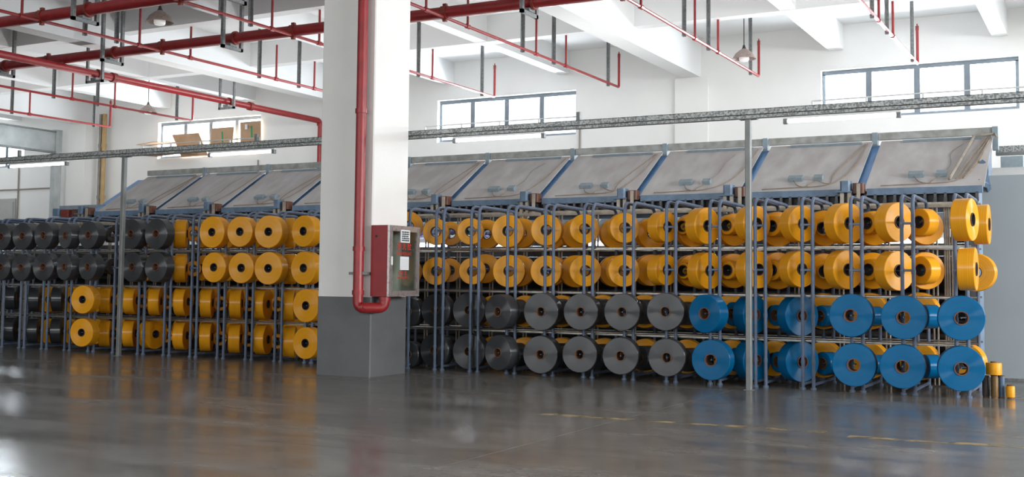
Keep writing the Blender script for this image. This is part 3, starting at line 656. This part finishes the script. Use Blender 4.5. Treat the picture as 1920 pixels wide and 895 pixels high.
# end frame on the right with braces
m = MB(); xe = seams[0] + OX - .06
for a_, b_2 in (((0, YP1, zu + .08), (0, YP1, 1.9)), ((0, YP0, zl), (0, YP0, 0)), ((0, YP0 + .1, zl + .05), (0, YP1, zl + .1)), ((0, YP0 + .45, zl + .3), (0, YP1, zl)), ):
    m.tube([(xe, MY_(a_[1]), a_[2]), (xe, MY_(b_2[1]), b_2[2])], .035, 4)
m.build('end_frame', 'blueb', mc)
MB().box(xe - .03, xe + .05, MY_(YP0) + .0, MY_(YP1) + .05, zu - .06, zu + .09).build('end_gusset', 'lblue', mc) if False else None
MB().tube([onp(seams[0] - .36, .08, .04), onp(seams[0] - .20, .92, .04), onp(seams[0] + .02, .95, .04), onp(seams[0] + .05, .85, .05)], .016, 6).build('conduit', 'cream', mc)
for k in range(3): MB().tube([onp(seams[0] - .30 + k * .04, .12, .02), onp(seams[0] - .22 + k * .05, .4, .03), onp(seams[0] - .06 + k * .02, .9, .03)], .006, 5).build('cable', 'cable', mc)
MB().box(xe - .12, xe - .10, -.05, 1.0, .05, 1.95).build('end_screen', 'dark', mc)  # dark sheet added to shut off the bright gap at the machine end
# interior: uprights, winding heads, rollers, beds
i0 = X0 - 7; i1 = X1 - .12  # left run goes unseen past the machine end, added to block floor glare
MB().box(i0, i1, .55, .60, .0, .62).build('lower_bed', 'dark', mc)
MB().box(i0, i1, .50, .95, 1.38, 1.46).build('middle_bed', 'iron', mc)
MB().box(i0, i1, .97, .99, 1.40, 1.62).build('back_screen', 'iron', mc)  # sheet added to hide the lit wall and floor behind
MB().box(i0, i1, .35, .40, 1.05, 1.32).build('dark_guard', 'dark', mc)
MB().box(i0, i1, .75, .80, .55, 1.40).build('rear_guard', 'dark', mc)
MB().box(i0, i1, .30, .95, .66, .70).build('cross_bed', 'iron', mc)
for y, z, r, m_ in ((.25, 1.34, .045, 'iron'), (.28, 1.16, .06, 'dark'), (.30, .93, .05, 'iron'), (.33, .74, .06, 'dark'), (.3, .5, .05, 'iron'), (.35, .28, .07, 'dark'), (.42, 1.50, .03, 'chrome')):
    MB().tube([(i0, y, z), (i1, y, z)], r, 12).build('roller', m_, mc)
tr = []
def wingm():
    m = MB(); m.add([(0, 0, 0), (.30, 0, 0), (.30, .22, .09), (0, .22, .09), (0, 0, -.012), (.30, 0, -.012), (.30, .22, .078), (0, .22, .078)], [(0, 1, 2, 3), (4, 7, 6, 5), (0, 4, 5, 1), (1, 5, 6, 2), (2, 6, 7, 3), (3, 7, 4, 0)])
    for q in range(3):
        x = .03 + q * .09; m.add([(x, -.002, .0), (x + .06, -.002, .0), (x + .03, -.002, -.05), (x, .01, .0), (x + .06, .01, .0), (x + .03, .01, -.05)], [(0, 2, 1), (3, 4, 5), (0, 1, 4, 3), (1, 2, 5, 4), (2, 0, 3, 5)])
    return m.mesh('winding_tray', 'wing')
wm = wingm(); x = i0 + .05; k = 0
bob = {c: MB().lathe([(.040, 0), (.040, .12), (.032, .12), (.032, 0)], 16, 'Y').mesh('bobbin_tube', c) for c in ('rimw', 'rimg', 'rimb', 'tube')}
bar = MB().tube([(0, 0, 0), (0, 0, .42)], .009, 5).mesh('upright_rod', 'cream'); barw = MB().tube([(0, 0, 0), (0, 0, 1.9)], .011, 5).mesh('upright_rod', 'cream')
while x < i1 - .3:
    link('winding_tray', wm, mc, (x, .28, 1.79 + random.uniform(-.01, .01))); x += .334; k += 1
x = i0 + .06
while x < i1 - .05:
    link('bobbin_tube', bob[random.choice(['rimw', 'rimw', 'rimw', 'rimg', 'rimb', 'tube'])], mc, (x, .30, 1.68 + random.choice([0, 0, .0, .05]))); x += random.choice([.1, .1, .1, .2])
MB().box(i0, i1, .42, .46, 1.72, 1.78).build('head_rail', 'rimw', mc)
for j in (0, 3, 4, 5, 6):
    x = seams[0] + OX - .45 - j * 1.3
    t = MB().box(x - .62, x, .55, .57, 1.52, 1.60).build('lamp_reflector', 'rimw', mc); MB().tube([(x - .6, .53, 1.56), (x - .02, .53, 1.56)], .016, 8).build('light_tube', 'tubelit', t)
for x in poleX[1:]:
    for d in (.16, .20): link('upright_rod', barw, mc, (x + OX + d - .02, -.22, .02))
for d in (0, .04, .08, .13, .17): link('upright_rod', barw, mc, (at(1772, 500, 12.68).x + OX + d * .55, -.22, .02))
# gantry end box at the far left of the machine
lb = MB(); bx = seams[-1] + OX
zz = at(130, 392, 12.95).z
MB().box(bx - 1.1, bx - .05, .32, .35, zz - .3, zz + .08).build('end_cover', 'boxg', mc)
MB().boxb(bx - .78, bx - .62, -.1, .06, zz - .12, zz - .0, .02).build('motor_box', 'blueb', mc); MB().boxb(bx - .60, bx - .42, -.08, .05, zz - .14, zz - .02, .01).build('motor_block', 'rust', mc); MB().boxb(bx - .34, bx - .12, -.08, .05, zz - .13, zz - .02, .01).build('motor_block', 'brown', mc)

# grey cabinet and beam at the right end
p0 = at(1838, 500, 13.97)
gp = empty('grey_partition', (p0.x, 13.97, 0), label='plain grey-blue sheet partition standing at the right edge behind the rack', cat='partition')
gt = at(1838, 330, 13.97).z
MB().box(0, 4.5, 0, .05, 0.0, gt).build('panel', 'panel', gp); MB().box(0, .05, .05, .6, 0, gt).build('side_panel', 'panel', gp); MB().box(-.005, 4.5, -.006, 0, .0, .03).build('bottom_edge', 'hang', gp)
lx = at(1858, 320, 14.9).x; lz0 = at(1890, 327, 14.9).z; lz1 = at(1890, 314, 14.9).z
wb = MB().box(lx, lx + 3.5, 14.9, 15.9, lz0 - .3, lz1).build('white_casing', 'white'); tag(wb, 'white box casing showing above the grey partition at right', 'casing')
bb = MB().boxb(at(1876, 300, 16.2).x, at(1919, 300, 16.2).x, 16.2, 16.6, 0, at(1890, 293, 16.2).z).build('blue_grey_cabinet', 'boxg'); tag(bb, 'blue-grey cabinet top seen over the white casing at right', 'cabinet')
ax = at(1867, 285, 14.3).x; az0, az1 = at(1900, 290, 14.3).z, at(1900, 273, 14.3).z
gb = empty('end_beam', (ax, 14.3, 0), label='short speckled galvanised beam leaving the frame at the machine end', cat='beam')
MB().box(0, 4, 0, .08, az0 + .03, az1).build('web', 'galv', gb); MB().box(0, 4, -.01, .09, az0, az0 + .03).build('lip', 'galvs', gb)
MB().boxb(3.6, 3.7, -.0, .08, 0, az0).build('post', 'galvs', gb)

# ------------------------------------------------------------------ cardboard on the window sill
def sheet_at(px, py0, py1, wpx, lean, shear, lab, green):
    Y = YW - .10; a = at(px - wpx / 2, py1, Y); b = at(px + wpx / 2, py1, Y); top = at(px, py0, Y)
    zb0 = WZ0 + .025; hgt = top.z - zb0; W_ = (b.x - a.x)
    e = empty('cardboard_sheet', ((a.x + b.x) / 2, YW - .04, zb0), label=lab, cat='cardboard', group='cardboard on the window sill'); e.rotation_euler.x = lean
    q = [(-W_ / 2, 0, 0), (W_ / 2, 0, 0), (W_ / 2 + shear, 0, hgt), (-W_ / 2 + shear, 0, hgt)]
    vs_ = q + [(x, .012, z) for x, y, z in q]
    MB().add(vs_, [(0, 1, 2, 3), (7, 6, 5, 4), (0, 4, 5, 1), (1, 5, 6, 2), (2, 6, 7, 3), (3, 7, 4, 0)]).build('board', 'card', e)
    if green: 
        g0 = W_ * .02 + shear * .5
        MB().box(g0, g0 + .05, -.004, -.001, hgt * .45, hgt * .85).build('green_print', 'green', e)
sheet_at(362, 250, 290, 50, .12, -.28, 'tilted brown cardboard sheet on the window sill, leftmost leaning one', False)
sheet_at(410, 240, 290, 42, .10, .12, 'brown cardboard sheet with green mark leaning in the window centre', True)
sheet_at(467, 228, 290, 38, .05, 0, 'upright cardboard sheet with white label at the window right side', True)
p = at(470, 238, YW - .12); MB().box(p.x - .2, p.x - .12, YW - .075, YW - .07, p.z - .05, p.z + .08).build('white_label', 'paper', bpy.data.objects['cardboard_sheet.002']).matrix_parent_inverse = Matrix.Translation((-bpy.data.objects['cardboard_sheet.002'].location.x, -bpy.data.objects['cardboard_sheet.002'].location.y, -bpy.data.objects['cardboard_sheet.002'].location.z))
for px, py, wpx, lab in ((300, 272, 62, 'pale cardboard flap sticking out flat over the beam, left of the window'), (320, 292, 80, 'crumpled cardboard lying low on the window sill behind the beam')):
    Y = YW - .25; a, b = at(px - wpx / 2, py, Y), at(px + wpx / 2, py, Y); e = empty('cardboard_sheet', ((a.x + b.x) / 2, Y, a.z), label=lab, cat='cardboard', group='cardboard on the window sill')
    w2 = (b.x - a.x) / 2
    MB().add([(-w2, -.25, -.02), (0, -.25, .03), (w2, -.2, 0), (-w2 * .9, .2, 0), (0, .22, .04), (w2, .2, .02)] + [(-w2, -.25, -.032), (0, -.25, .018), (w2, -.2, -.012), (-w2 * .9, .2, -.012), (0, .22, .028), (w2, .2, .008)],
             [(0, 1, 4, 3), (1, 2, 5, 4), (6, 9, 10, 7), (7, 10, 11, 8), (0, 6, 7, 1), (1, 7, 8, 2), (2, 8, 11, 5), (3, 4, 10, 9), (4, 5, 11, 10), (0, 3, 9, 6)]).build('board', 'card', e)

# ------------------------------------------------------------------ worn yellow floor lines
for px0, py0, px1, py1, lab in ((1015, 777, 1548, 811, 'long worn yellow line painted across the floor, middle right'), (1590, 819, 1960, 842, 'short worn yellow line painted on the floor at right edge')):
    def onfloor(px, py): d = ray(px, py); return Vector((0, 0, H)) + d * (-H / d.z)
    a, b = onfloor(px0, py0), onfloor(px1, py1)
    m = MB(); n = 24; rr = random.Random(5); vs_ = []
    for i in range(n + 1):
        p = a.lerp(b, i / n); vs_ += [(p.x, p.y - .05 + rr.uniform(-.012, .012), .001), (p.x, p.y + .05 + rr.uniform(-.012, .012), .001)]
    vs_ += [(x, y, .002) for x, y, z in vs_]; k = 2 * (n + 1)
    m.add(vs_, [(k + 2 * i, k + 2 * i + 2, k + 2 * i + 3, k + 2 * i + 1) for i in range(n)] + [(2 * i, 2 * i + 2, k + 2 * i + 2, k + 2 * i) for i in range(n)] + [(2 * i + 1, k + 2 * i + 1, k + 2 * i + 3, 2 * i + 3) for i in range(n)])
    tag(m.build('floor_line', 'worn'), lab, 'floor marking')
